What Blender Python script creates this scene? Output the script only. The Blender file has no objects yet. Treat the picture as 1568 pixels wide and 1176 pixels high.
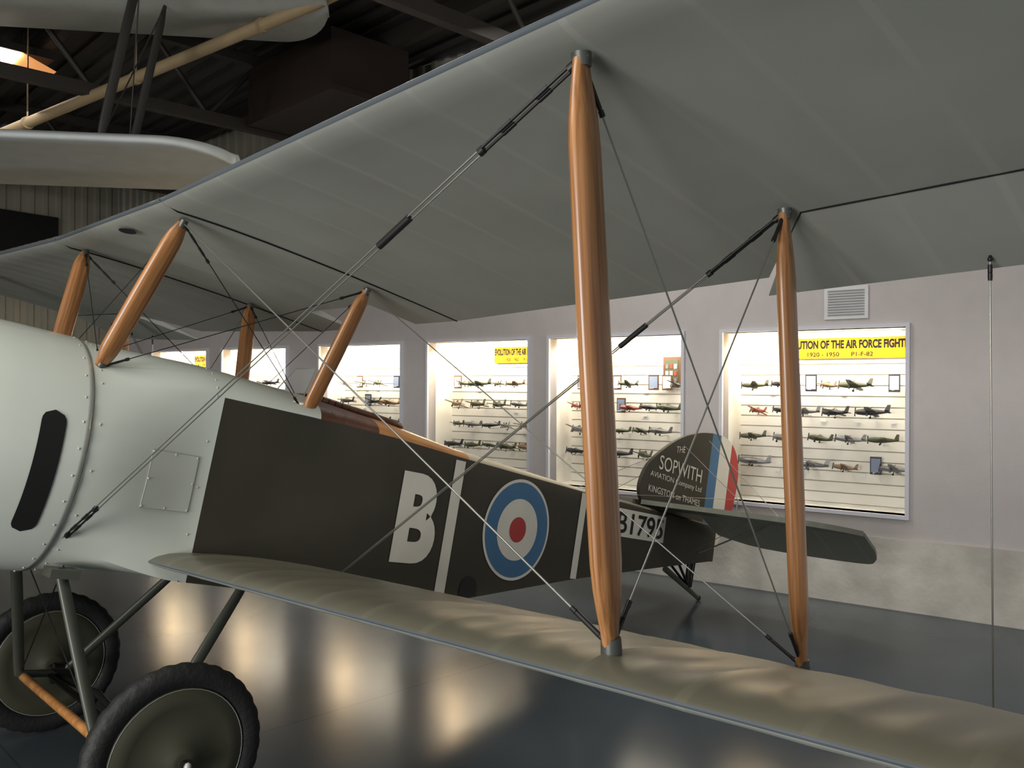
import numpy as np, bpy, math, random
from mathutils import Vector, Matrix
random.seed(3)
# ---- measured dimensions (metres / radians) ----
TH=.2149;H=1.544;HC=.6436;ZU=.9599;ZL=-.4489;ST=.3733;CU=1.5696;WF=.3908;TAP=.0771;SI=math.tan(.0321);TD=math.tan(.043)
YI,YL,XF,XR=2.7064,2.7299,.1147,1.0701
WA,WD=.1581,5.559;WZT,WZB,WLG=2.2507,.751,.5632
nW=np.array([math.cos(WA),math.sin(WA),0]);tW=np.array([-nW[1],nW[0],0])
CS=[(8.620,7.194),(6.815,5.403),(4.742,3.314),(2.879,1.469),(1.196,-.280),(-.682,-2.208)]
sc=bpy.context.scene
def link(o,parent=None):
    sc.collection.objects.link(o)
    if parent: o.parent=parent
    return o
def empty(name,loc=(0,0,0),rot=(0,0,0)):
    o=bpy.data.objects.new(name,None);o.location=loc;o.rotation_euler=rot;o.empty_display_size=.1;return link(o)
def mat(name,col,rough=.5,metal=0,bump=0,bscale=20,var=.06,nscale=6,coat=0,emit=None,es=0,alpha=1,trans=0,spec=.5):
    m=bpy.data.materials.new(name);m.use_nodes=True;nt=m.node_tree;b=nt.nodes['Principled BSDF']
    b.inputs['Roughness'].default_value=rough;b.inputs['Metallic'].default_value=metal
    b.inputs['Coat Weight'].default_value=coat;b.inputs['Specular IOR Level'].default_value=spec
    tc=nt.nodes.new('ShaderNodeTexCoord');n=nt.nodes.new('ShaderNodeTexNoise');n.inputs['Scale'].default_value=nscale;n.inputs['Detail'].default_value=5
    nt.links.new(tc.outputs['Object'],n.inputs['Vector'])
    r=nt.nodes.new('ShaderNodeValToRGB');c=np.array(col)
    r.color_ramp.elements[0].position=.3;r.color_ramp.elements[1].position=.7
    r.color_ramp.elements[0].color=(*np.clip(c*(1-var),0,1),1);r.color_ramp.elements[1].color=(*np.clip(c*(1+var),0,1),1)
    nt.links.new(n.outputs['Fac'],r.inputs['Fac']);nt.links.new(r.outputs['Color'],b.inputs['Base Color'])
    if bump:
        n2=nt.nodes.new('ShaderNodeTexNoise');n2.inputs['Scale'].default_value=bscale;nt.links.new(tc.outputs['Object'],n2.inputs['Vector'])
        bp=nt.nodes.new('ShaderNodeBump');bp.inputs['Strength'].default_value=bump;bp.inputs['Distance'].default_value=.01
        nt.links.new(n2.outputs['Fac'],bp.inputs['Height']);nt.links.new(bp.outputs['Normal'],b.inputs['Normal'])
    if emit: b.inputs['Emission Color'].default_value=(*emit,1);b.inputs['Emission Strength'].default_value=es
    if trans: b.inputs['Transmission Weight'].default_value=trans
    b.inputs['Alpha'].default_value=alpha
    m.diffuse_color=(*col,1)
    return m
def wood(name,c1,c2,scale=(45,90,1.4),rough=.34,coat=.4,attr=True):
    m=bpy.data.materials.new(name);m.use_nodes=True;nt=m.node_tree;b=nt.nodes['Principled BSDF']
    b.inputs['Roughness'].default_value=rough;b.inputs['Coat Weight'].default_value=coat;b.inputs['Coat Roughness'].default_value=.18
    mp=nt.nodes.new('ShaderNodeMapping');mp.inputs['Scale'].default_value=scale
    if attr:
        tc=nt.nodes.new('ShaderNodeAttribute');tc.attribute_name='grain';nt.links.new(tc.outputs['Vector'],mp.inputs[0])
    else:
        tc=nt.nodes.new('ShaderNodeTexCoord');nt.links.new(tc.outputs['Object'],mp.inputs[0])
    n=nt.nodes.new('ShaderNodeTexNoise');n.inputs['Scale'].default_value=1.6;n.inputs['Detail'].default_value=7;n.inputs['Distortion'].default_value=.1
    r=nt.nodes.new('ShaderNodeValToRGB');r.color_ramp.elements[0].position=.36;r.color_ramp.elements[1].position=.64
    r.color_ramp.elements[0].color=(*c1,1);r.color_ramp.elements[1].color=(*c2,1)
    nt.links.new(mp.outputs[0],n.inputs['Vector']);nt.links.new(n.outputs['Fac'],r.inputs['Fac']);nt.links.new(r.outputs['Color'],b.inputs['Base Color'])
    return m
def ribmat(name,col,tape,spacing=.3,rough=.55,w=.03,spec=.4,off=0.0):
    m=mat(name,col,rough,var=.07,nscale=2.5,spec=spec);nt=m.node_tree;b=nt.nodes['Principled BSDF'];base=b.inputs['Base Color'].links[0].from_socket
    tc=nt.nodes.new('ShaderNodeTexCoord');sp=nt.nodes.new('ShaderNodeSeparateXYZ');nt.links.new(tc.outputs['Object'],sp.inputs[0])
    def M(op,a,bv):
        k=nt.nodes.new('ShaderNodeMath');k.operation=op
        for i,x in enumerate((a,bv)):
            if isinstance(x,(int,float)): k.inputs[i].default_value=x
            else: nt.links.new(x,k.inputs[i])
        return k.outputs[0]
    fr=M('FRACT',M('DIVIDE',M('ADD',sp.outputs['Y'],off+30),spacing),0)
    d=M('ABSOLUTE',M('SUBTRACT',fr,.5),0)
    t=M('GREATER_THAN',d,.5-w/spacing/2)
    mx=nt.nodes.new('ShaderNodeMix');mx.data_type='RGBA';nt.links.new(t,mx.inputs[0]);nt.links.new(base,mx.inputs[6]);mx.inputs[7].default_value=(*tape,1)
    nt.links.new(mx.outputs[2],b.inputs['Base Color']);return m
def mesh(name,V,F,mats,parent=None,mi=None,smooth=False,M=None):
    me=bpy.data.meshes.new(name);V=[tuple(v) for v in V]
    if M is not None: V=[tuple(M@Vector(v)) for v in V]
    me.from_pydata(V,[],F)
    for m in (mats if isinstance(mats,(list,tuple)) else [mats]): me.materials.append(m)
    if mi: me.polygons.foreach_set('material_index',mi)
    if smooth is True: me.polygons.foreach_set('use_smooth',[True]*len(F))
    me.update();o=bpy.data.objects.new(name,me);return link(o,parent)
class MB:
    def __init__(s): s.V=[];s.F=[];s.M=[];s.S=[];s.G=[]
    def add(s,V,F,m=0,sm=False,G=None):
        k=len(s.V);s.V+=[tuple(v) for v in V];s.F+=[tuple(i+k for i in f) for f in F];s.M+=[m]*len(F);s.S+=[sm]*len(F);s.G+=[tuple(g) for g in (G if G is not None else V)]
    def box(s,a,b,m=0):
        x0,y0,z0=a;x1,y1,z1=b
        s.add([(x0,y0,z0),(x1,y0,z0),(x1,y1,z0),(x0,y1,z0),(x0,y0,z1),(x1,y0,z1),(x1,y1,z1),(x0,y1,z1)],[(0,3,2,1),(4,5,6,7),(0,1,5,4),(1,2,6,5),(2,3,7,6),(3,0,4,7)],m)
    def tube(s,p0,p1,r0,r1=None,n=8,m=0,cap=True):
        r1=r0 if r1 is None else r1
        p0=Vector(p0);p1=Vector(p1);d=(p1-p0).normalized();a=d.orthogonal().normalized();b=d.cross(a)
        V=[p0+(a*math.cos(2*math.pi*i/n)+b*math.sin(2*math.pi*i/n))*r0 for i in range(n)]+[p1+(a*math.cos(2*math.pi*i/n)+b*math.sin(2*math.pi*i/n))*r1 for i in range(n)]
        F=[(i,(i+1)%n,n+(i+1)%n,n+i) for i in range(n)]
        s.add(V,F,m,True)
        if cap: s.add(V,[tuple(range(n-1,-1,-1)),tuple(range(n,2*n))],m)
    def loft(s,rings,m=0,closed=True,cap=True,sm=True,G=None):
        n=len(rings[0]);V=[p for r in rings for p in r];F=[]
        for j in range(len(rings)-1):
            for i in range(n if closed else n-1):
                F.append((j*n+i,j*n+(i+1)%n,(j+1)*n+(i+1)%n,(j+1)*n+i))
        s.add(V,F,m,sm,[p for r in G for p in r] if G else None)
        if cap: s.add(list(rings[0])+list(rings[-1]),[tuple(range(n-1,-1,-1)),tuple(range(n,2*n))],m)
    def sphere(s,c,r,m=0,n=8,sc=(1,1,1)):
        R=[]
        for j in range(n//2+1):
            t=math.pi*j/(n//2);rr=max(math.sin(t),1e-3)*r
            R.append([(c[0]+rr*math.cos(2*math.pi*i/n)*sc[0],c[1]+rr*math.sin(2*math.pi*i/n)*sc[1],c[2]-r*math.cos(t)*sc[2]) for i in range(n)])
        s.loft(R,m,cap=False)
    def obj(s,name,mats,parent=None,M=None,grain=False):
        o=mesh(name,s.V,s.F,mats,parent,s.M,M=M);o.data.polygons.foreach_set('use_smooth',s.S)
        if grain:
            at=o.data.attributes.new('grain','FLOAT_VECTOR','POINT');at.data.foreach_set('vector',[c for g in s.G for c in g])
        return o
def textmesh(body,size,offset=0,spacing=1):
    cu=bpy.data.curves.new('t','FONT');cu.body=body;cu.size=size;cu.offset=offset;cu.space_character=spacing;cu.resolution_u=6
    o=bpy.data.objects.new('t',cu);sc.collection.objects.link(o);bpy.context.view_layer.update()
    me=bpy.data.meshes.new_from_object(o);V=np.array([v.co[:] for v in me.vertices]);F=[tuple(p.vertices) for p in me.polygons]
    bpy.data.objects.remove(o);bpy.data.meshes.remove(me)
    V[:,0]-=V[:,0].min();V[:,1]-=V[:,1].min();return V,F,V[:,0].max(),V[:,1].max()
# materials
white=mat('cowl_white_enamel',(.70,.74,.66),.22,var=.02,coat=.5)
olive=mat('olive_drab_fabric',(.046,.041,.029),.5,var=.1,nscale=4,spec=.35)
linen_d=mat('doped_linen_deck',(.60,.54,.40),.5)
under=ribmat('wing_underside_linen',(.355,.365,.33),(.378,.387,.35),spacing=.27,w=.022,rough=.6)
topw=ribmat('wing_top_khaki',(.140,.132,.094),(.157,.148,.105),spacing=.27,w=.03,rough=.38,spec=.42)
tailf=ribmat('tailplane_fabric',(.20,.205,.165),(.22,.225,.18),spacing=.27,w=.03,rough=.5)
edge=mat('leading_edge_grey',(.10,.115,.13),.45,coat=.15)
spruce=wood('varnished_spruce',(.28,.115,.038),(.52,.245,.095))
ply=wood('varnished_plywood',(.42,.17,.05),(.62,.29,.09),(1.2,14,14),attr=False)
leather=mat('brown_leather',(.10,.035,.015),.45,bump=.4)
steel=mat('dark_steel',(.035,.035,.033),.35,metal=.7)
wirem=mat('rigging_steel',(.34,.34,.31),.3,metal=.7)
wired=mat('rigging_dark',(.02,.02,.02),.4,metal=.3)
galv=mat('galvanised_socket',(.12,.125,.115),.4,metal=.5)
rivm=mat('rivet_grey',(.50,.52,.47),.35,metal=.2)
tube_ol=mat('undercarriage_olive',(.075,.08,.062),.38)
rubber=mat('tyre_rubber',(.014,.014,.014),.6,bump=.3,bscale=60)
disc=mat('wheel_cover_olive',(.055,.055,.035),.45)
pw=mat('marking_white',(.70,.68,.60),.5);pb=mat('marking_blue',(.055,.16,.30),.5);pr=mat('marking_red',(.42,.045,.04),.5);pk=mat('marking_black',(.01,.01,.01),.5)
black=mat('black_void',(.004,.004,.004),.9)
glass=mat('windscreen_glass',(.8,.85,.85),.05,alpha=.25)
# ---------- BIPLANE ----------
bp=empty('biplane',(0,0,H),(0,TH,0))
def lerp(a,b,t): return a+(b-a)*t
stn=[(.0,.41,-.52,.28,.43),(.55,.385,-.525,.285,.43),(1.0,.391,-.545,.285,.41),(1.5,WF,-.56,.275,.375),(2.0,None,-.56,.25,.315),(3.2,None,-.368,.205,.24),(4.2,None,-.235,.17,.20),(5.05,None,-.13,.15,.17)]
def station(x):
    for i in range(len(stn)-1):
        a,b=stn[i],stn[i+1]
        if x<=b[0] or i==len(stn)-2:
            t=min(1,(x-a[0])/(b[0]-a[0]));wa_=a[1] if a[1] else WF-TAP*(a[0]-1.5);wb=b[1] if b[1] else WF-TAP*(b[0]-1.5)
            return lerp(wa_,wb,t),lerp(a[2],b[2],t),lerp(a[3],b[3],t),lerp(a[4],b[4],t)
NB,NS,ND=6,8,12
def boxring(x):
    w,zb,zl_,zd=station(x);w=max(w,.015);h=[]
    for i in range(NB): h.append((w*(i/NB)*1.0,zb))
    for i in range(NS): h.append((w,lerp(zb,zl_,i/NS)))
    for i in range(ND+1):
        ph=math.pi/2*i/ND;h.append((w*math.cos(ph)**.8 if i<ND else 0,zl_+(zd-zl_)*math.sin(ph)))
    return h
CZ,CR=-.07,.5
def circring(R):
    h=[]
    for i in range(NB): h.append(math.radians(-90+i/NB*42))
    for i in range(NS): h.append(math.radians(-48+i/NS*86))
    for i in range(ND+1): h.append(math.radians(38+i/ND*52))
    return [(R*math.cos(a),CZ+R*math.sin(a)) for a in h]
def full(x,h):
    return [(x,-p[0],p[1]) for p in h]+[(x,p[0],p[1]) for p in h[-2:0:-1]]
xs=[.004+.55*i/12 for i in range(13)]+[.62,.75,.9]+[1.0+.05*i for i in range(22)]+[2.07+.13*i for i in range(22)]+[5.02,5.08]
xs=sorted(set(round(x,4) for x in xs if x<=5.08))
rings=[]
for x in xs:
    b=boxring(x)
    if x<.56:
        t=min(1,max(0,x/.55));t=t*t*(3-2*t);c=circring(.492);b=[(lerp(c[i][0],b[i][0],t),lerp(c[i][1],b[i][1],t)) for i in range(len(b))]
    rings.append(full(x,b))
n=len(rings[0]);V=[p for r in rings for p in r];F=[];MI=[]
nh=NB+NS+ND
def segtype(i):
    k=i if i<nh else 2*nh-1-i
    return 0 if k<NB else (1 if k<NB+NS else 2)
for j in range(len(rings)-1):
    xm=(xs[j]+xs[j+1])/2
    for i in range(n):
        f=(j*n+i,(j+1)*n+i,(j+1)*n+(i+1)%n,j*n+(i+1)%n);ty=segtype(i)
        ym=sum(V[k][1] for k in f)/4
        if ty==2 and 1.15<xm<1.70 and abs(ym)<.24: continue
        if xm<.555: m=0
        elif ty==1: m=1
        elif ty==0: m=1
        else: m=0 if xm<1.05 else (3 if xm<1.42 else (2 if xm<2.1 else (4 if xm<3.6 else 1)))
        F.append(f);MI.append(m)
fus=mesh('fuselage',V,F+[tuple(range(n)),tuple((len(rings)-1)*n+i for i in range(n-1,-1,-1))],[white,olive,ply,leather,linen_d,black],bp,MI+[5,1],True)
fus.modifiers.new('es','EDGE_SPLIT').split_angle=math.radians(35)
def deckz(x,y):
    w,zb,zl_,zd=station(x);c=min(1,abs(y)/w)**(1/.8);return zl_+(zd-zl_)*math.sqrt(max(0,1-c*c))
mb=MB();pts=[]
for i in range(40):
    a=2*math.pi*i/40;ca,sa=math.cos(a),math.sin(a)
    x=1.425+.285*math.copysign(abs(ca)**.6,ca);y=.25*math.copysign(abs(sa)**.6,sa);pts.append(Vector((x,y,deckz(x,y)+.008)))
for i in range(40): mb.tube(pts[i],pts[(i+1)%40],.02,n=8,cap=False)
mb.obj('cockpit_coaming',leather,bp)
mb=MB();mb.box((1.12,-.25,-.35),(1.73,.25,-.33));mb.box((1.70,-.25,-.35),(1.73,.25,.26));mb.box((1.12,-.25,-.35),(1.14,.25,.26));mb.box((1.12,.25,-.35),(1.73,.27,.26));mb.box((1.12,-.27,-.35),(1.73,-.25,.26))
mb.box((1.45,-.2,-.1),(1.68,.2,-.06),1);mb.box((1.64,-.2,-.1),(1.68,.2,.2),1)
mb.obj('cockpit_tub',[black,leather],bp)
mb=MB();mb.add([(1.06,-.17,.39),(1.06,.17,.39),(1.14,.10,.56),(1.14,-.10,.56)],[(0,1,2,3)]);mb.obj('windscreen',glass,bp)
mb=MB()
for a,b in [((1.06,-.17,.39),(1.14,-.10,.56)),((1.14,-.10,.56),(1.14,.10,.56)),((1.14,.10,.56),(1.06,.17,.39))]: mb.tube(a,b,.003,n=6)
mb.obj('windscreen_frame',rivm,bp)
# cowl
R=[(-.60,.30),(-.60,.36),(-.585,.42),(-.54,.465),(-.47,.488),(-.38,.498),(-.25,.5),(-.02,.5),(0,.499),(0.002,.47)]
mb=MB();N=72
mb.loft([[(x,-r*math.cos(2*math.pi*i/N),CZ+r*math.sin(2*math.pi*i/N)) for i in range(N)] for x,r in R],0,cap=False)
mb.obj('engine_cowling',white,bp)
mb=MB();mb.loft([[(x,-r*math.cos(2*math.pi*i/N),CZ+r*math.sin(2*math.pi*i/N)) for i in range(N)] for x,r in [(-.30,.47),(-.30,.01)]],0,cap=False)
for k in range(9):
    a=2*math.pi*k/9
    mb.tube((-.42,0,CZ),(-.42,.38*math.cos(a),CZ+.38*math.sin(a)),.055,.05,12,1)
mb.tube((-.5,0,CZ),(-.3,0,CZ),.12,.14,20,1);mb.tube((-.78,0,CZ),(-.45,0,CZ),.03,n=12,m=1)
mb.obj('rotary_engine',[black,steel],bp)
mb=MB()
for sg_ in (1,-1):
    rg=[]
    for k in range(12):
        t=k/11;z=CZ+sg_*(.05+1.22*t);ch=.07+.09*math.sin(math.pi*min(1,t*1.15+.1))*(1 if t<.95 else .6);th_=.035*(1-t)+.008;tw=math.radians(65-50*t)*sg_
        rg.append([(-.74+ch*math.cos(2*math.pi*i/12)*math.cos(tw)*.6-th_*math.sin(2*math.pi*i/12)*math.sin(tw),ch*math.cos(2*math.pi*i/12)*math.sin(tw)+th_*math.sin(2*math.pi*i/12)*math.cos(tw),z) for i in range(12)])
    mb.loft(rg)
mb.tube((-.79,0,CZ),(-.69,0,CZ),.09,n=20);mb.obj('propeller',spruce,bp,grain=True)
def cylpt(x,ang,R=CR): return (x,-R*math.cos(ang),CZ+R*math.sin(ang))
mb=MB();a0,a1=math.radians(19),math.radians(-37);hw=.044
rows=[]
for k in range(33):
    t=k/32;an=lerp(a1,a0,t);de=min((an-a1),(a0-an))*CR
    wd_=hw if de>=hw else math.sqrt(max(0,hw*hw-(hw-de)**2));rows.append((an,max(wd_,.001)))
for k in range(32):
    (aa,wa1),(ab,wb1)=rows[k],rows[k+1]
    mb.add([cylpt(-.135-wa1,aa,.5035),cylpt(-.135+wa1,aa,.5035),cylpt(-.135+wb1,ab,.5035),cylpt(-.135-wb1,ab,.5035)],[(0,1,2,3)])
mb.obj('cowling_slot',[black],bp)
mb=MB()
def surf(x,i):
    b=boxring(x);t=min(1,x/.55);t=t*t*(3-2*t);c=circring(.492);return (x,-lerp(c[i][0],b[i][0],t),lerp(c[i][1],b[i][1],t))
for x in (.035,.515):
    for i in range(2,nh-1,2):
        q=surf(x,i);mb.sphere(q,.005,0,6)
for k in range(14):
    a=math.radians(-80+k*12);q=cylpt(-.03,a);mb.sphere(q,.005,0,6)
mb.obj('rivets',rivm,bp)
def surfz(x,z):
    prev=None
    for i in range(nh+1):
        q=surf(x,i)
        if prev and prev[2]<=z<=q[2] and q[1]<-.2:
            t=(z-prev[2])/(q[2]-prev[2]+1e-9);return (x,lerp(prev[1],q[1],t),z)
        prev=q
    return (x,-.38,z)
mb=MB();g=[[surfz(lerp(.27,.49,i/6),lerp(-.23,.01,j/6)) for i in range(7)] for j in range(7)]
V_=[(x,y-.004,z) for r in g for x,y,z in r];mb.add(V_,[(j*7+i,j*7+i+1,(j+1)*7+i+1,(j+1)*7+i) for j in range(6) for i in range(6)],0,True)
bd=[g[0][i] for i in range(7)]+[g[j][6] for j in range(1,7)]+[g[6][i] for i in range(5,-1,-1)]+[g[j][0] for j in range(5,0,-1)]
for i in range(len(bd)):
    a=bd[i];b=bd[(i+1)%len(bd)];mb.tube((a[0],a[1]-.003,a[2]),(b[0],b[1]-.003,b[2]),.0016,n=4,m=1,cap=False)
    if i%3==0: mb.sphere((a[0]*.96+.38*.04,a[1]-.004,a[2]*.94-.11*.06),.005,1,6)
mb.obj('access_panel',[white,rivm],bp)
# ---- markings ----
mk=MB()
def side(x,z,o=.004): return (x,-(station(x)[0])-o,z)
def strip(x0,x1,z0,z1,m,o=.004,nx=4):
    V_=[side(lerp(x0,x1,i/nx),z,o) for i in range(nx+1) for z in (z0,z1)];mk.add(V_,[(2*i,2*i+2,2*i+3,2*i+1) for i in range(nx)],m)
def ring(cx,cz,r,m,o):
    N=64;V_=[side(cx,cz,o)]+[side(cx+r*math.cos(2*math.pi*i/N),cz+r*math.sin(2*math.pi*i/N),o) for i in range(N)];mk.add(V_,[(0,1+i,1+(i+1)%N) for i in range(N)],m)
RX,RZ,RR=2.5774,-.1008,.3035
ring(RX,RZ,RR,0,.004);ring(RX,RZ,RR*.94,1,.0055);ring(RX,RZ,RR*.61,0,.007);ring(RX,RZ,RR*.25,2,.0085)
strip(1.968,2.046,-.557,.232,0);strip(3.175,3.24,-.362,.20,0)
Vt,Ft,wt,ht=textmesh('B',.5,.024)
mk.add([side(1.605+v[0]/wt*.295,-.355+v[1]/ht*.475,.005) for v in Vt],Ft,0)
strip(3.60,4.27,-.045,.150,0,nx=3)
Vt,Ft,wt,ht=textmesh('B1795',.3,.004)
mk.add([side(3.63+v[0]/wt*.61,-.022+v[1]/ht*.15,.007) for v in Vt],Ft,3)
zbx=lambda x:station(x)[1]+.008
V_=[side(2.16,zbx(2.16),.005),side(2.30,zbx(2.30),.005)]+[side(2.23+.07*math.cos(math.pi*i/8),-.465+.07*math.sin(math.pi*i/8),.005) for i in range(9)];mk.add(V_,[tuple(range(11))],3)
mk.obj('side_markings',[pw,pb,pr,pk],bp)
# ---- fin & rudder ----
DZ=.075;DX=.02
def slab(pts,th):
    N=len(pts);V_=[(x,-th/2,z) for x,z in pts]+[(x,th/2,z) for x,z in pts]
    F_=[tuple(range(N)),tuple(range(2*N-1,N-1,-1))]+[(i,i+N,(i+1)%N+N,(i+1)%N) for i in range(N)]
    return V_,F_
def smoothpts(pts,k=6):
    out=[];n_=len(pts)
    for i in range(n_-1):
        p0=np.array(pts[max(i-1,0)]);p1=np.array(pts[i]);p2=np.array(pts[i+1]);p3=np.array(pts[min(i+2,n_-1)])
        for j in range(k):
            t=j/k;out.append(tuple(.5*((2*p1)+(-p0+p2)*t+(2*p0-5*p1+4*p2-p3)*t*t+(-p0+3*p1-3*p2+p3)*t**3)))
    out.append(tuple(pts[-1]));return out
sh=lambda L:[(x+DX,z+DZ) for x,z in L]
fin=smoothpts(sh([(4.24,.10),(4.12,.20),(4.10,.32),(4.20,.49),(4.50,.70),(4.80,.81),(5.0,.845)]))+sh([(5.0,.07)])
mb=MB();mb.add(*slab(fin,.03),m=0)
def ftext(body,x,z,w,h,shear=0):
    V_,F_,a,b=textmesh(body,.2);x+=DX;z+=DZ;mb.add([(x+v[0]/a*w,-.019,z+v[1]/b*h+shear*v[0]/a*w) for v in V_],F_,1)
ftext('THE',4.50,.60,.12,.05,.15);ftext('SOPWITH',4.30,.44,.60,.11,-.05);ftext('AVIATION Company Ltd',4.20,.36,.72,.055,-.05);ftext('KINGSTON on THAMES',4.20,.255,.72,.05,-.05)
mb.obj('tail_fin',[olive,pw],bp)
rud=smoothpts(sh([(5.0,.845),(5.22,.84),(5.38,.75),(5.46,.59),(5.46,.40),(5.42,.22),(5.30,.0),(5.15,-.20),(5.03,-.20)]))
def cliprange(poly,xa,xb):
    def clip(p,f,inside):
        out=[]
        for i in range(len(p)):
            a,b=p[i],p[(i+1)%len(p)]
            if inside(a): out.append(a)
            if inside(a)!=inside(b):
                t=(f-a[0])/(b[0]-a[0]);out.append((f,a[1]+t*(b[1]-a[1])))
        return out
    p=clip(poly,xa,lambda q:q[0]>=xa-1e-9);return clip(p,xb,lambda q:q[0]<=xb+1e-9)
mb=MB()
for xa,xb,m in ((5.0,5.15,1),(5.15,5.33,0),(5.33,5.6,2)):
    pl=cliprange(rud+sh([(5.0,-.2)]),xa,xb)
    if len(pl)>2: mb.add(*slab(pl,.03),m=m)
mb.obj('rudder',[pw,pb,pr],bp)
TZ=.235
def flat(pts,th,dro=None):
    N=len(pts);f=(lambda x:0) if dro is None else dro
    V_=[(x,y,TZ-th/2+f(x)) for x,y in pts]+[(x,y,TZ+th/2+f(x)) for x,y in pts]
    return V_,[tuple(range(N)),tuple(range(2*N-1,N-1,-1))]+[(i,i+N,(i+1)%N+N,(i+1)%N) for i in range(N)]
for sgn,nm in ((-1,'port'),(1,'starboard')):
    mb=MB();pts=smoothpts([(4.12,sgn*.04),(4.16,sgn*.7),(4.20,sgn*1.18),(4.28,sgn*1.36),(4.46,sgn*1.45),(4.66,sgn*1.48)],5)+[(4.72,sgn*1.48),(4.72,sgn*.04)]
    mb.add(*flat(pts,.035));mb.obj('tailplane_'+nm,tailf,bp)
    mb=MB();pts=[(4.74,sgn*.16),(4.74,sgn*1.48)]+smoothpts([(4.95,sgn*1.475),(5.10,sgn*1.42),(5.17,sgn*1.26),(5.17,sgn*.5),(5.05,sgn*.16)],4)
    mb.add(*flat(pts,.025,lambda x:-(x-4.73)*.42));mb.obj('elevator_'+nm,tailf,bp)
mb=MB()
for sgn in (-1,1):
    mb.tube((4.72,sgn*.9,TZ),(4.97,0,.86),.0025,n=5);mb.tube((4.3,sgn*.9,TZ),(4.62,0,.76),.0025,n=5)
    mb.tube((4.72,sgn*.8,TZ),(4.85,sgn*.03,-.13),.006,n=6);mb.tube((4.3,sgn*.9,TZ),(4.7,sgn*.05,-.15),.0025,n=5)
mb.tube((4.78,-.45,TZ-.02),(4.80,-.45,TZ+.14),.006,n=6);mb.tube((4.80,-.45,TZ+.14),(3.2,-.2,.2),.002,n=5)
mb.obj('tail_bracing',wirem,bp)
zfl=lambda x:(x*math.sin(TH)-H)/math.cos(TH)
mb=MB();mb.tube((4.60,0,-.24),(5.12,0,zfl(5.12)+.02),.024,.018,10);mb.tube((4.95,-.03,-.14),(4.98,0,-.36),.014,n=8,m=1);mb.tube((4.70,-.05,-.18),(4.98,0,-.38),.011,n=8,m=1);mb.tube((4.70,.05,-.18),(4.98,0,-.38),.011,n=8,m=1);mb.tube((4.93,0,-.14),(4.93,0,-.38),.022,n=8,m=1);mb.sphere((5.12,0,zfl(5.12)+.024),.024,1)
mb.obj('tail_skid',[tube_ol,steel],bp)
# ---- wings ----
UP=[(0,0),(.002,.004),(.006,.009),(.02,.022),(.05,.039),(.1,.054),(.18,.064),(.3,.068),(.42,.066),(.55,.058),(.7,.044),(.85,.024),(1,.002)]
LO=[(0,0),(.002,-.003),(.006,-.0055),(.02,-.010),(.05,-.012),(.1,-.008),(.18,-.003),(.3,.001),(.42,.003),(.55,.004),(.7,.003),(.85,.001),(1,-.002)]
ULO=[(c,z*.80) for c,z in UP];SIL=SI+.014
def ev(T,c):
    for i in range(len(T)-1):
        if c<=T[i+1][0]: return lerp(T[i][1],T[i+1][1],(c-T[i][0])/(T[i+1][0]-T[i][0]))
    return T[-1][1]
RS=.27;RAKE=.34
AY=YI+.02;AC=1.125/CU
def wing(name,upper,y0,y1,c0=0,c1=1,droop=0,sag=.004,rake=0):
    cs=[c for c in [0,.002,.006,.02,.05,.08,.1,.14,.18,.24,.3,.36,.42,.5,.55,.62,.7,.78,.85,.92,1] if c0<c<c1]
    if rake and c0<AC<c1: cs=sorted(cs+[AC])
    cs=[c0]+cs+[c1]
    ny=max(2,int(abs(y1-y0)/RS*10));rg=[];sy=1 if y1>0 or y0>0 else -1
    y_b=HC if upper else WF;xo=0 if upper else ST;zo=ZU if upper else ZL;si=SI if upper else SIL;TU=UP if upper else ULO
    for k in range(ny+1):
        def pt(c,T,sg_):
            ya,yb=y0,y1
            tt=max(0,(c-AC)/(1-AC))
            if rake==1: yb=y1-sy*RAKE*tt
            if rake==2: ya=y0-sy*RAKE*tt
            y=lerp(ya,yb,k/ny);ay=abs(y);t=min(1,max(0,(ay-3.55)/.5));tp=1-math.sqrt(max(0,1-t*t));xl=tp*.55;xt=CU-tp*.30
            fr=((y+30)/RS)%1;s_=math.sin(math.pi*fr);fr2=((y+30)/(RS/2))%1;s2=math.sin(math.pi*fr2)
            z0=zo+TD*max(0,ay-y_b)
            x=xl+(xt-xl)*c;z=ev(T,c)*CU*(1-.7*t)+sg_*(-sag*s_*min(1,c*6)*(1-c)*1.6)
            if sg_>0 and c<.32: z-=.008*s2*min(1,c*10)*(1-(max(0,(c-.14)/.18)))
            if droop and c>=c0: z-=(x-CU*c0)*droop
            return (xo+x,y,z0+z-x*si)
        r=[pt(c,TU,1) for c in cs]+[pt(c,LO,-1) for c in cs[::-1]]
        if c0==0: r=r[:-1]
        rg.append(r)
    mb=MB();n_=len(rg[0]);nu=len(cs)
    eu=2 if upper else 1;el_=2 if upper else 1
    for j in range(ny):
        for i in range(n_):
            i2=(i+1)%n_
            m=1 if i<nu-1 else 0
            if c0==0 and (i<el_ or i>=n_-eu): m=2
            mb.F.append((j*n_+i,j*n_+i2,(j+1)*n_+i2,(j+1)*n_+i));mb.M.append(m);mb.S.append(True)
    mb.V=[p for r in rg for p in r]
    mb.F+=[tuple(range(n_-1,-1,-1)),tuple(ny*n_+i for i in range(n_))];mb.M+=[0,0];mb.S+=[False,False]
    o=mb.obj(name,[under,topw,edge],bp);o.modifiers.new('es','EDGE_SPLIT').split_angle=math.radians(50);return o
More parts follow.
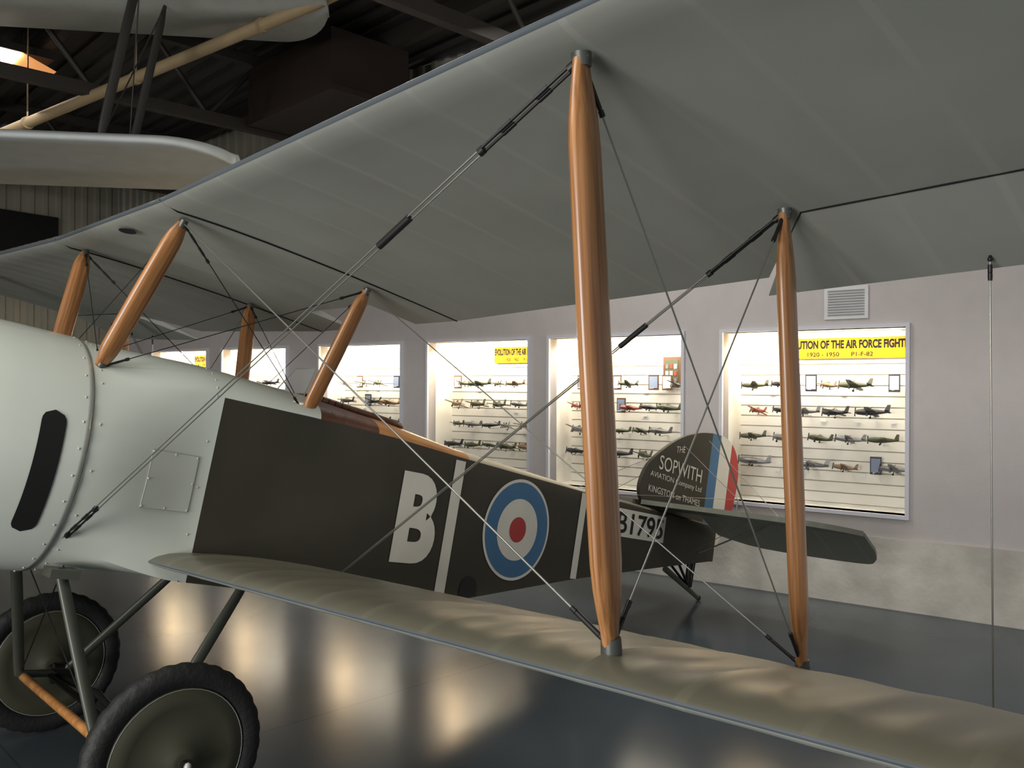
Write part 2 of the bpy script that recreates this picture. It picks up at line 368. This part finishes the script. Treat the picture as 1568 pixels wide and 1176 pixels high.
for sgn,nm in ((-1,'port'),(1,'starboard')):
    wing('upper_wing_inner_'+nm,True,sgn*(HC+.003),sgn*AY,rake=1)
    wing('upper_wing_outer_'+nm,True,sgn*AY,sgn*4.02,0,AC-.001)
    wing('upper_aileron_'+nm,True,sgn*(AY+.008),sgn*4.0,AC+.001,1,.16,rake=2)
    wing('lower_wing_inner_'+nm,False,sgn*(WF-.02),sgn*AY,rake=1,sag=.006)
    wing('lower_wing_outer_'+nm,False,sgn*AY,sgn*4.02,0,AC-.001,sag=.006)
    wing('lower_aileron_'+nm,False,sgn*(AY+.008),sgn*4.0,AC+.001,1,.08,rake=2,sag=.006)
CC=.80
wing('centre_section_front',True,-HC,HC,0,CC);wing('centre_section_rear_port',True,-HC,-.30,CC,1);wing('centre_section_rear_starboard',True,.30,HC,CC,1)
def upz(x,y,T=LO): return ZU+TD*max(0,abs(y)-HC)-x*SI+ev(T,x/CU)*CU
def loz(x,y,T=ULO): return ZL+TD*max(0,abs(y)-WF)-x*SIL+ev(T,x/CU)*CU
mb=MB()
for yy in (-HC,HC):
    for k in range(20):
        x0_,x1_=CU*k/20,CU*(k+1)/20;mb.tube((x0_,yy,upz(x0_,yy)-.001),(x1_,yy,upz(x1_,yy)-.001),.0035,n=6,m=0)
for sgn in (-1,1):
    for k in range(10):
        ya,yb=lerp(AY,3.9,k/10),lerp(AY,3.9,(k+1)/10);mb.tube((1.125,ya*sgn,upz(1.125,ya)),(1.125,yb*sgn,upz(1.125,yb)),.003,n=6)
mb.add([(.085+.035*math.cos(2*math.pi*i/24),-.10+.05*math.sin(2*math.pi*i/24),upz(.08,-.1)-.008) for i in range(24)],[tuple(range(24))],0)
mb.obj('joint_strips',black,bp)
# ---- struts ----
TDp=[(math.cos(2*math.pi*i/24)*.5,math.sin(2*math.pi*i/24)*.5*(1-.35*math.cos(2*math.pi*i/24))) for i in range(24)]
SID=[0]
def strut(mb,p0,p1,ch,th,m=0,fwd=(1,0,0),ends=.45,sock=True,n=25,tl=.16):
    p0=Vector(p0);p1=Vector(p1);L=(p1-p0).length;d=(p1-p0)/L;f=Vector(fwd);f=(f-d*f.dot(d)).normalized();s_=d.cross(f);R_=[];G_=[];SID[0]+=1
    for k in range(n):
        t=k/(n-1);t=.5-.5*math.cos(math.pi*t);e=min(t,1-t);g=ends+(1-ends)*math.sin(min(1,e/tl)*math.pi/2);g*=1-.06*abs(t-.5)*2;c=p0.lerp(p1,t)
        R_.append([c+f*(q[0]*ch*g)+s_*(q[1]*th*max(g,.6)) for q in TDp]);G_.append([(q[0]*ch*g+SID[0]*.7,q[1]*th*g+SID[0]*.3,t*L+SID[0]*3.1) for q in TDp])
    mb.loft(R_,m,G=G_)
    if sock:
        mb.tube(p0-d*.015,p0+d*.022,ch*.235,ch*.22,12,1);mb.tube(p1-d*.02,p1+d*.012,ch*.2,ch*.22,12,1)
        for p in (p0,p1): mb.tube(p-s_*(th*.5),p+s_*(th*.5),.006,n=6,m=1)
IFT=(XF,-YI,upz(XF,YI)-.02);IFB=(ST+XF,-YL,loz(XF,YL)+.012);IRT=(XR,-YI,upz(XR,YI)-.02);IRB=(ST+XR,-YL,loz(XR,YL)+.006)
fl=lambda p:(p[0],-p[1],p[2])
mb=MB();strut(mb,IFB,IFT,.108,.047);strut(mb,fl(IFB),fl(IFT),.108,.047);mb.obj('interplane_strut_front',[spruce,galv],bp,grain=True)
mb=MB();strut(mb,IRB,IRT,.098,.045);strut(mb,fl(IRB),fl(IRT),.098,.045);mb.obj('interplane_strut_rear',[spruce,galv],bp,grain=True)
h2=HC-.0641;CFX,CRX=.1312,1.0443
CFT=(CFX,-h2,upz(CFX,h2)-.02);CRT=(CRX,-h2,upz(CRX,h2)-.02);CFB=(.035,-.31,.30);CRB=(.99,-.345,.29)
mb=MB()
for q0,q1 in ((CFB,CFT),(CRB,CRT)):
    strut(mb,q0,q1,.085,.04,ends=.5);strut(mb,fl(q0),fl(q1),.085,.04,ends=.5)
mb.obj('cabane_struts',[spruce,galv],bp,grain=True)
# ---- rigging ----
mb=MB()
def wire(a,b,r=.0022,pair=0,term=((0,.09),(1,.09)),sleeve=None,m=0):
    a=Vector(a);b=Vector(b);L=(b-a).length;d=(b-a)/L
    o=d.cross(Vector((0,1,0))).normalized()*pair
    for s_ in ((-1,1) if pair else (0,)):
        mb.tube(a+o*s_,b+o*s_,r,n=6,m=m)
    for t,l in term:
        if t==0: p,q=a+d*.03,a+d*(.03+l)
        else: p,q=b-d*(.03+l),b-d*.03
        for s_ in ((-1,1) if pair else (0,)):
            mb.tube(p+o*s_,q+o*s_,r*1.7,n=6,m=1)
            for u in (.3,.7): c=p.lerp(q,u)+o*s_;mb.tube(c-d*.02,c+d*.02,r*2.4,n=6,m=1)
        for c in (p,q): mb.tube(c-d*.008,c+d*.008,.007+pair*.6,n=8,m=1)
    if sleeve:
        for t in sleeve: c=a.lerp(b,t);mb.tube(c-d*.065,c+d*.065,pair+.0035,n=8,m=1)
for F_ in ((lambda p:p),fl):
    wire(F_((.03,-.385,-.385)),F_(IFT),.0026,.0072,((0,.24),(1,.30)),(.752,))
    wire(F_((1.25,-.39,-.50)),F_(IRT),.0026,.006,((0,.1),(1,.27)),(.765,))
    wire(F_(CFT),F_(IFB),.003,0,((1,.10),));wire(F_(CRT),F_(IRB),.0027,0,((1,.10),))
    wire(F_(IFT),F_(IRB),.0027,0,((0,.10),(1,.1)),m=0);wire(F_(IRT),F_(IFB),.0027,0,((0,.08),(1,.08)),m=0)
    wire(F_(CFT),F_(CRB),.0022,0,((0,.16),(1,.08)),m=1);wire(F_(CRT),F_(CFB),.0022,0,((0,.10),(1,.08)),m=1)
    ya=3.15;xa=1.5;zt_=upz(xa,ya)-.07
    wire(F_((xa,-ya,zt_)),F_((ST+xa-.03,-ya,loz(xa,ya))),.0026,0,((0,.02),),m=0)
    mb.tube(F_((xa,-ya,zt_+.06)),F_((xa,-ya,zt_)),.005,n=6,m=1);mb.sphere(F_((xa,-ya,zt_)),.008,1)
wire(CFT,fl(CFB),.002,0,((0,.1),(1,.1)),m=1);wire(fl(CFT),CFB,.002,0,((0,.1),(1,.1)),m=1)
wire(CRT,fl(CRB),.002,0,((0,.1),(1,.1)),m=1);wire(fl(CRT),CRB,.002,0,((0,.1),(1,.1)),m=1)
mb.obj('rigging_wires',[wirem,wired],bp)
# ---- undercarriage ----
XW,YW,ZW=.4724,.7679,-1.1181
mb=MB()
def ell(p,q,ch=.05,th=.028): strut(mb,p,q,ch,th,0,ends=.9,sock=False,n=7)
for s_ in (-1,1):
    ell((.065,s_*.31,-.51),(.27,s_*.52,-1.12));ell((.86,s_*.32,-.53),(XW,s_*.54,-1.12))
    mb.tube((.27,s_*.52,-1.12),(XW,s_*.54,-1.12),.018,n=10)
    mb.tube((XW-.02,s_*.54,-1.14),(XW,s_*(YW+.06),ZW),.018,n=10,m=1);mb.tube((XW-.02,s_*.54,-1.14),(XW-.03,0,-1.08),.016,n=10,m=1)
    mb.tube((.08,s_*.30,-.5),(.27,-s_*.5,-1.1),.003,n=5,m=1)
    for k in range(6): mb.tube((XW-.05,s_*.54,-1.10-.01*k),(XW+.05,s_*.54,-1.10-.01*k),.022,n=8,m=1)
    mb.box((.02,s_*.31-.05,-.545),(.13,s_*.31+.05,-.51),0)
mb.tube((.29,-.52,-1.13),(.29,.52,-1.13),.02,n=10,m=2);mb.tube((XW-.06,-.52,-1.13),(XW-.06,.52,-1.13),.014,n=10,m=1)
mb.obj('undercarriage_struts',[tube_ol,steel,ply],bp)
for s_,nm in ((-1,'port'),(1,'starboard')):
    mb=MB();N=96;RM,rm=.300,.050
    prof=[(math.cos(2*math.pi*k/20)*rm,math.sin(2*math.pi*k/20)*rm*.85) for k in range(20)]
    V_=[]
    for i in range(N):
        a=2*math.pi*i/N
        for k,(pr_,py) in enumerate(prof):
            rr_=RM+pr_-(.005 if (i%3==0 and pr_>rm*.45) else 0)
            V_.append((XW+rr_*math.cos(a),s_*YW+py,ZW+rr_*math.sin(a)))
    F_=[(i*20+k,i*20+(k+1)%20,((i+1)%N)*20+(k+1)%20,((i+1)%N)*20+k) for i in range(N) for k in range(20)]
    mb.add(V_,F_,0,True)
    for o_ in (-1,1):
        pr2=[(.262,.028),(.255,.034),(.20,.045),(.195,.043),(.06,.07),(.045,.085),(.03,.086),(.001,.088)]
        mb.loft([[(XW+r*math.cos(2*math.pi*i/48),s_*YW+o_*h,ZW+r*math.sin(2*math.pi*i/48)) for i in range(48)] for r,h in pr2],1,cap=False)
        for i in range(48):
            a,b=2*math.pi*i/48,2*math.pi*(i+1)/48;mb.tube((XW+.2575*math.cos(a),s_*YW+o_*.034,ZW+.2575*math.sin(a)),(XW+.2575*math.cos(b),s_*YW+o_*.034,ZW+.2575*math.sin(b)),.0012,n=5,m=3,cap=False)
    mb.tube((XW,s_*YW-.12,ZW),(XW,s_*YW+.12,ZW),.014,n=12,m=2);mb.sphere((XW,s_*(YW+.12),ZW),.015,3)
    mb.obj('wheel_'+nm,[rubber,disc,steel,rivm],bp)
# ---------- ROOM ----------
WL=dict(loc=tuple(nW*WD),rot=(0,0,WA))
lav=mat('wall_lavender_paint',(.53,.488,.478),.6,var=.03,bump=.1,bscale=80)
lavt=mat('trim_lavender',(.64,.64,.70),.5,var=.02)
conc=mat('stem_wall_concrete',(.56,.53,.47),.8,var=.2,nscale=3,bump=.5,bscale=15)
corr=mat('corrugated_metal',(.33,.31,.25),.5,metal=.2,var=.12,nscale=1.5)
ceilm=mat('dark_roof',(.045,.042,.040),.7)
beam=mat('roof_steel',(.028,.022,.018),.6)
pipe=mat('tan_pipe',(.34,.25,.14),.5)
def wob(mb,name,mats): 
    o=mb.obj(name,mats);o.location=WL['loc'];o.rotation_euler=WL['rot'];return o
SMIN,SMAX=-7.0,9.8;WH=3.0;CH=5.5
mb=MB();zb,zt=WZB,WZT
mb.box((0,SMIN,WLG),(.12,SMAX,zb));mb.box((0,SMIN,zt),(.12,SMAX,WH))
ed=[SMIN]+sorted([c for p in CS for c in p])+[SMAX]
for i in range(0,len(ed),2):
    if ed[i+1]>ed[i]: mb.box((0,ed[i],zb),(.12,ed[i+1],zt))
wob(mb,'wall_right',lav)
mb=MB();mb.box((-.035,SMIN,0),(.12,SMAX,WLG));wob(mb,'trim_1',conc)
def corrug(mb,p0,p1,z0,z1,nrm,pitch=.2,dep=.035):
    p0=Vector(p0);p1=Vector(p1);L=(p1-p0).length;d=(p1-p0)/L;nn=Vector(nrm);V_=[];n_=int(L/pitch)+2
    prof=[(0,0),(.25,0),(.35,1),(.65,1),(.75,0)]
    for i in range(n_):
        for a,b in prof:
            q=p0+d*(i+a)*pitch+nn*b*dep;V_+=[(q.x,q.y,z0),(q.x,q.y,z1)]
    m_=len(V_)//2;mb.add(V_,[(2*i,2*i+2,2*i+3,2*i+1) for i in range(m_-1)])
mb=MB();corrug(mb,(.10,SMIN,0),(.10,SMAX,0),WH,CH,(-1,0,0));wob(mb,'wall_right_upper',corr)
mb=MB();corrug(mb,(-16,SMAX,0),(.12,SMAX,0),0,CH,(0,-1,0));wob(mb,'wall_back',corr)
mb=MB();mb.box((-1.95,SMAX-.12,3.3),(-.95,SMAX-.05,4.3));wob(mb,'window_1',black)
flm=bpy.data.materials.new('polished_floor');flm.use_nodes=True;nt=flm.node_tree;b=nt.nodes['Principled BSDF']
tc=nt.nodes.new('ShaderNodeTexCoord');nz=nt.nodes.new('ShaderNodeTexNoise');nz.inputs['Scale'].default_value=.8;nz.inputs['Detail'].default_value=5
rp=nt.nodes.new('ShaderNodeValToRGB');rp.color_ramp.elements[0].position=.3;rp.color_ramp.elements[1].position=.7;rp.color_ramp.elements[0].color=(.058,.073,.085,1);rp.color_ramp.elements[1].color=(.082,.099,.113,1)
nt.links.new(tc.outputs['Object'],nz.inputs['Vector']);nt.links.new(nz.outputs['Fac'],rp.inputs['Fac'])
bk=nt.nodes.new('ShaderNodeTexBrick');bk.offset=0;bk.inputs['Scale'].default_value=1;bk.inputs['Mortar Size'].default_value=.005;bk.inputs['Brick Width'].default_value=3.2;bk.inputs['Row Height'].default_value=3.2
bk.inputs['Color1'].default_value=bk.inputs['Color2'].default_value=(1,1,1,1);bk.inputs['Mortar'].default_value=(.7,.7,.7,1);nt.links.new(tc.outputs['Object'],bk.inputs['Vector'])
mx=nt.nodes.new('ShaderNodeMix');mx.data_type='RGBA';mx.blend_type='MULTIPLY';mx.inputs[0].default_value=1;nt.links.new(rp.outputs[0],mx.inputs[6]);nt.links.new(bk.outputs[0],mx.inputs[7]);nt.links.new(mx.outputs[2],b.inputs['Base Color'])
n3=nt.nodes.new('ShaderNodeTexNoise');n3.inputs['Scale'].default_value=1.2;n3.inputs['Detail'].default_value=2;nt.links.new(tc.outputs['Object'],n3.inputs['Vector'])
mr=nt.nodes.new('ShaderNodeMapRange');mr.inputs[3].default_value=.15;mr.inputs[4].default_value=.22;nt.links.new(n3.outputs['Fac'],mr.inputs[0]);nt.links.new(mr.outputs[0],b.inputs['Roughness'])
b.inputs['Specular IOR Level'].default_value=.20
mb=MB();mb.box((-16,-10,-.1),(8,14,0));mb.obj('floor',flm)
mb=MB();mb.box((-16,-10,CH+.05),(8,14,CH+.15))
for k in range(96):
    x=-15.9+k*.25;mb.box((x,-10,CH+.01),(x+.11,14,CH+.05))
mb.obj('ceiling',ceilm)
mb=MB()
for k in range(4):
    y=-2.6+k*3.8
    mb.box((-15,y,4.62),(4.9,y+.10,4.74));mb.box((-15,y,5.38),(4.9,y+.10,5.48))
    for i in range(16):
        xa=-15+i*1.2;mb.tube((xa,y+.05,4.7),(xa+.6,y+.05,5.42),.028,n=6);mb.tube((xa+.6,y+.05,5.42),(xa+1.2,y+.05,4.7),.028,n=6)
for k in range(8):
    x=-14+k*2.6;mb.box((x,-9,5.30),(x+.1,12,5.5))
mb.obj('roof_trusses',beam)
mb=MB();mb.box((3.45,3.3,4.72),(4.4,5.0,5.3));mb.box((3.42,3.25,4.66),(4.45,5.05,4.72));mb.tube((3.9,4.1,5.3),(3.9,4.1,5.5),.03,n=8)
mb.obj('heater_duct',mat('duct_brown',(.022,.013,.010),.6))
mb=MB();P1=(1.2,6.5,4.35);P2=(2.85,2.5,5.1)
mb.tube(P1,P2,.055,n=12);mb.tube(P1,(-3,11,3.7),.055,n=12);mb.tube(P2,(3.4,1.2,5.42),.055,n=12)
for t in (.15,.5,.85): c=Vector(P1).lerp(Vector(P2),t);mb.tube(c,c+Vector((0,0,CH-c.z)),.008,n=6);mb.tube(c-Vector((0,.03,0)),c+Vector((0,.03,0)),.065,n=12)
mb.obj('roof_pipe',pipe)
hb=empty('hanging_biplane')
hw_=mat('hanging_wing_fabric',(.50,.53,.52),.6);hd=mat('hanging_strut_dark',(.03,.028,.025),.5)
def hwing2(tip,ch,span,z,nm):
    e=Vector((-.80,.60,0));nn=Vector((.60,.80,0));mb=MB();rg=[]
    for s_ in [0,.01,.03,.06,.1,.15,.2,.27,.34,.42,.5,1,2,3,span]:
        q=min(1,s_/.5);r_=max(.25,math.sqrt(max(0.0,1-(1-q)**2)));c0=.5-.5*r_;c1=.5+.5*r_
        o=Vector((tip[0],tip[1],z))+e*s_
        top=[o+nn*(ch*lerp(c0,c1,u))+Vector((0,0,h*ch)) for u,h in ((0,.0),(.02,.02),(.1,.05),(.3,.065),(.6,.05),(1,.003))]
        bot=[o+nn*(ch*lerp(c0,c1,u))+Vector((0,0,h*ch)) for u,h in ((1,-.002),(.6,.003),(.3,.0),(.1,-.01),(.02,-.012))]
        rg.append(top+bot)
    mb.loft(rg);return mb.obj(nm,[hw_],hb)
LT=(1.74,2.10);UT=(2.40,1.82)
hwing2(LT,1.65,7,3.56,'lower_wing');hwing2(UT,1.65,7.5,5.05,'upper_wing')
mb=MB()
for s_ in (.95,4.2):
    a=Vector((*LT,3.6))+Vector((-.8,.6,0))*s_+Vector((.6,.8,0))*.3;b_=Vector((*UT,5.05))+Vector((-.8,.6,0))*(s_+.45)+Vector((.6,.8,0))*.3
    strut(mb,a,b_,.075,.035,sock=False);strut(mb,a+Vector((.42,.56,0)),b_+Vector((.42,.56,0)),.07,.035,sock=False)
    mb.tube(a,b_+Vector((.42,.56,0)),.006,n=5);mb.tube(a+Vector((.42,.56,0)),b_,.006,n=5)
mb.obj('wing_struts',hd,hb)
mb=MB()
for q in ((1.2,3.0),(-1.5,5.2),(.8,4.6)): mb.tube((q[0],q[1],5.1),(q[0],q[1],CH+.05),.006,n=5)
mb.obj('suspension_cables',hd,hb)
mb=MB();mb.box((1.18,6.0,5.22),(1.73,6.5,5.30),0);mb.box((1.20,6.03,5.19),(1.42,6.47,5.22),1);mb.add([(1.42,6.0,5.22),(1.75,6.0,5.10),(1.75,6.5,5.10),(1.42,6.5,5.22)],[(0,1,2,3)],2)
mb.tube((1.46,6.25,5.3),(1.46,6.25,CH+.03),.01,n=6)
mb.obj('ceiling_lamp',[beam,mat('lamp_glow',(1,.9,.75),emit=(1,.9,.75),es=14),mat('orange_panel_painted_glow',(.8,.35,.12),.4,emit=(.9,.38,.14),es=.6)])  # orange panel is no lamp: its lit look is painted in as emission
s1,s2,z2=-1.573,-1.922,2.33
mb=MB();mb.box((-.015,s2,z2),(0,s1,z2+.27),0)
for i in range(10): mb.box((-.022,s2+.03,z2+.03+i*.022),(-.012,s1-.03,z2+.04+i*.022),1)
wob(mb,'air_vent',[mat('vent_white',(.7,.7,.7),.5),mat('vent_louvre',(.3,.3,.31),.5)])
# ---------- display cases ----------
slat=mat('slatwall_white',(.80,.78,.71),.5,var=.02);slatg=mat('slat_groove',(.50,.46,.38),.6)
yel=mat('banner_yellow',(.50,.25,.008),.6,var=.02,spec=.1);ink=mat('banner_ink',(.008,.008,.012),.7,spec=.1)
tubem=mat('fluorescent_tube',(1,1,1),emit=(1,.93,.8),es=8)
mpal=[mat('model_dark',(.03,.03,.035),.4),mat('model_silver',(.20,.20,.20),.3,metal=.3),mat('model_green',(.07,.075,.04),.5),mat('model_red',(.26,.05,.03),.4),mat('card_white',(.8,.8,.78),.5),mat('card_blue',(.22,.27,.38),.5),mat('picture_frame',(.12,.06,.03),.4),mat('model_tan',(.22,.14,.07),.5)]
def model(mb,dx,s,z,L,m,yaw,roll,pit):
    M=Matrix.Translation((dx,s,z))@Matrix.Rotation(yaw,4,'Z')@Matrix.Rotation(roll,4,'Y')@Matrix.Rotation(pit,4,'X')
    def T(p): return M@Vector((p[0]*L,p[1]*L,p[2]*L))
    rg=[]
    for y,r in ((.5,.02),(.45,.06),(.25,.08),(0,.075),(-.3,.045),(-.5,.015)):
        rg.append([T((r*math.cos(2*math.pi*i/8),y,r*1.3*math.sin(2*math.pi*i/8))) for i in range(8)])
    mb.loft(rg,m)
    def sl(pts,z,t):
        V_=[T((x,y,z)) for x,y in pts]+[T((x,y,z+t)) for x,y in pts];k=len(pts)
        mb.add(V_,[tuple(range(k-1,-1,-1)),tuple(range(k,2*k))]+[(i,(i+1)%k,(i+1)%k+k,i+k) for i in range(k)],m)
    sl([(-.55,.07),(-.52,-.05),(0,-.12),(.52,-.05),(.55,.07),(0,.18)],-.02,.03);sl([(-.2,-.42),(-.18,-.5),(.18,-.5),(.2,-.42),(0,-.36)],.01,.015)
    V_=[T((-.01,y,z)) for y,z in ((-.34,.03),(-.43,.22),(-.52,.22),(-.5,.02))]+[T((.01,y,z)) for y,z in ((-.34,.03),(-.43,.22),(-.52,.22),(-.5,.02))]
    mb.add(V_,[(0,1,2,3),(7,6,5,4)]+[(i,i+4,(i+1)%4+4,(i+1)%4) for i in range(4)],m)
    mb.add([T(p) for p in ((-.03,.15,.065),(.03,.15,.065),(.02,.0,.15),(-.02,0,.15),(.02,-.1,.065),(-.02,-.1,.065))],[(0,1,2,3),(3,2,4,5)],0)
    mb.tube(T((0,.5,-.14)),T((0,.5,.14)),.005,n=5,m=0)
    for sx in (-.16,.16): mb.tube(T((sx,.08,-.02)),T((sx,.10,-.13)),.004,n=5,m=0);mb.tube(T((sx-.015,.10,-.14)),T((sx+.015,.10,-.14)),.035*L,n=8,m=0)
DP=.42;hT=WZT-WZB
for ci,(sl_,sr_) in enumerate(CS):
    e=empty('display_case',WL['loc'],WL['rot']);wd_=sl_-sr_
    mb=MB();zb,zt=WZB,WZT
    mb.box((.12,sr_-.01,zb-.02),(DP+.02,sr_,zt+.02),0);mb.box((.12,sl_,zb-.02),(DP+.02,sl_+.01,zt+.02),0);mb.box((.12,sr_,zb-.02),(DP+.02,sl_,zb),0);mb.box((.12,sr_,zt),(DP+.02,sl_,zt+.02),0)
    mb.box((DP+.006,sr_,zb),(DP+.02,sl_,zt),1)
    ns=16
    for i in range(ns):
        z0=zb+hT*i/ns;mb.box((DP-.008,sr_,z0+.005),(DP+.006,sl_,z0+hT/ns-.005),0)
    mb.obj('slatwall_box',[slat,slatg],e)
    mb=MB();t=.03
    mb.box((-.03,sr_-t,zb-t),(.12,sr_,zt+t));mb.box((-.03,sl_,zb-t),(.12,sl_+t,zt+t));mb.box((-.03,sr_,zb-t),(.12,sl_,zb));mb.box((-.03,sr_,zt),(.12,sl_,zt+t))
    mb.obj('case_frame',lavt,e)
    mb=MB();mb.tube((.2,sr_+.08,zt-.025),(.2,sl_-.08,zt-.025),.013,n=10);mb.obj('lamp_tube',tubem,e)
    mb=MB();rs=random.Random(ci+5)
    for ri,fz in enumerate((.315,.47,.625,.78)):
        z=zt-hT*fz;s=sl_-.14-rs.random()*.1
        while s>sr_+.10:
            L=rs.uniform(.19,.29)
            if rs.random()<(.10 if ri else .25):
                w_=rs.uniform(.045,.06);mb.box((DP-.1,s-w_,z-.05),(DP-.09,s+w_,z+.10),rs.choice([6,0]));mb.box((DP-.103,s-w_*.8,z-.03),(DP-.1,s+w_*.8,z+.085),rs.choice([4,5,4]));L=.15
            else:
                model(mb,DP-.17,s,z+rs.uniform(0,.015),L,rs.choice([0,0,1,2,0,2,7,0,1,3] if ri%2 else [0,0,1,2,7,2]),rs.uniform(-.7,.5),rs.uniform(.1,.4),rs.uniform(-.03,.12))
            mb.box((DP-.18,s-.004,z-.035),(DP,s+.004,z-.028),4)
            s-=L*.95+rs.uniform(.0,.06)
            if rs.random()<.5: mb.box((DP-.02,s+L*.5,z-.085),(DP-.015,s+L*.5+.05,z-.055),4)
    if ci in (2,4): 
        q=sl_-wd_*.80;mb.box((DP-.04,q-.10,zt-hT*.33),(DP-.02,q+.09,zt-hT*.13),6);mb.box((DP-.045,q-.075,zt-hT*.31),(DP-.039,q+.065,zt-hT*.15),2)
        for a_ in range(3):
            for b_ in range(3): mb.box((DP-.05,q-.06+a_*.045,zt-hT*.30+b_*.07),(DP-.046,q-.03+a_*.045,zt-hT*.30+b_*.07+.045),rs.choice([3,4,1]))
    mb.obj('model_aircraft_collection',mpal,e)
    if ci in (0,3,5):
        f0={0:.35,3:.46,5:.25}[ci];sa=sl_-wd_*f0;mb=MB();mb.box((DP-.03,sr_+.005,zt-hT*.155),(DP-.02,sa,zt-hT*.035),0)
        Vt,Ft,wt,ht=textmesh('EVOLUTION OF THE AIR FORCE FIGHTER',.1,.0045)
        W_=(sa-sr_)*.97;mb.add([(DP-.033,sa-.01-v[0]/wt*W_,zt-hT*.098+v[1]/ht*hT*.050) for v in Vt],Ft,1)
        Vt,Ft,wt,ht=textmesh('1920 - 1950      P1-F-82',.1,.001)
        mb.add([(DP-.033,sa-W_*.22-v[0]/wt*W_*.5,zt-hT*.143+v[1]/ht*hT*.025) for v in Vt],Ft,1)
        mb.obj('banner',[yel,ink],e)
    ld=bpy.data.lights.new('case_light','AREA');ld.shape='RECTANGLE';ld.size=wd_-.2;ld.size_y=.1;ld.energy=20;ld.color=(1,.91,.75)
    lo=bpy.data.objects.new('case_light',ld);link(lo,e);lo.location=(.14,(sl_+sr_)/2,zt-.05);lo.rotation_euler=(math.radians(-22),0,math.radians(90))
    ld=bpy.data.lights.new('case_spot_bulb','POINT');ld.energy=6;ld.color=(1,.66,.32);ld.shadow_soft_size=.08
    lo=bpy.data.objects.new('case_spot_bulb',ld);link(lo,e);lo.location=(.24,sl_-.2,zt-.18)
# ---------- lights ----------
def area(name,loc,target,sx,sy,en,col):
    ld=bpy.data.lights.new(name,'AREA');ld.shape='RECTANGLE';ld.size=sx;ld.size_y=sy;ld.energy=en;ld.color=col
    o=bpy.data.objects.new(name,ld);link(o);o.location=loc;d=Vector(target)-Vector(loc);o.rotation_euler=d.to_track_quat('-Z','Y').to_euler();return o
area('hangar_door_light',(-7,-3.2,1.6),(2,-1.5,1.6),3.5,2.4,420,(1,.99,.95))
area('ceiling_light_left',(-2.5,-1.5,4.5),(-1,-1,0),2.5,2.5,115,(1,.98,.94))
area('ceiling_light_right',(3.9,-5.0,4.4),(2.4,-2.8,0),1.6,1.2,55,(1,.95,.88))
area('wall_fill_light',(2.9,.6,4.5),(4.6,.2,0),1.0,3.0,70,(1,.97,.91))  # added fill with no fixture, brightens the lavender wall
area('ceiling_light_back',(0.5,6,4.5),(1,7,0),2,2,24,(1,.95,.88))
W=bpy.data.worlds.new('hall_ambient');sc.world=W;W.use_nodes=True;W.node_tree.nodes['Background'].inputs[0].default_value=(.56,.57,.59,1);W.node_tree.nodes['Background'].inputs[1].default_value=.58
# ---------- camera ----------
a,p,r=.7720,-.0018,-.0057
d_=np.array([math.cos(p)*math.sin(a),math.cos(p)*math.cos(a),-math.sin(p)]);r0=np.array([math.cos(a),-math.sin(a),0]);u0=np.cross(r0,d_)
r_=r0*math.cos(r)-u0*math.sin(r);u_=r0*math.sin(r)+u0*math.cos(r);c_=(-1.1299,-3.9841,1.7653)
cd=bpy.data.cameras.new('camera');cd.sensor_width=36;cd.lens=1309.9*36/1568;cd.clip_start=.05
co=bpy.data.objects.new('camera',cd);link(co)
co.matrix_world=Matrix(((r_[0],u_[0],-d_[0],c_[0]),(r_[1],u_[1],-d_[1],c_[1]),(r_[2],u_[2],-d_[2],c_[2]),(0,0,0,1)))
sc.camera=co
sc.view_settings.view_transform='Standard'
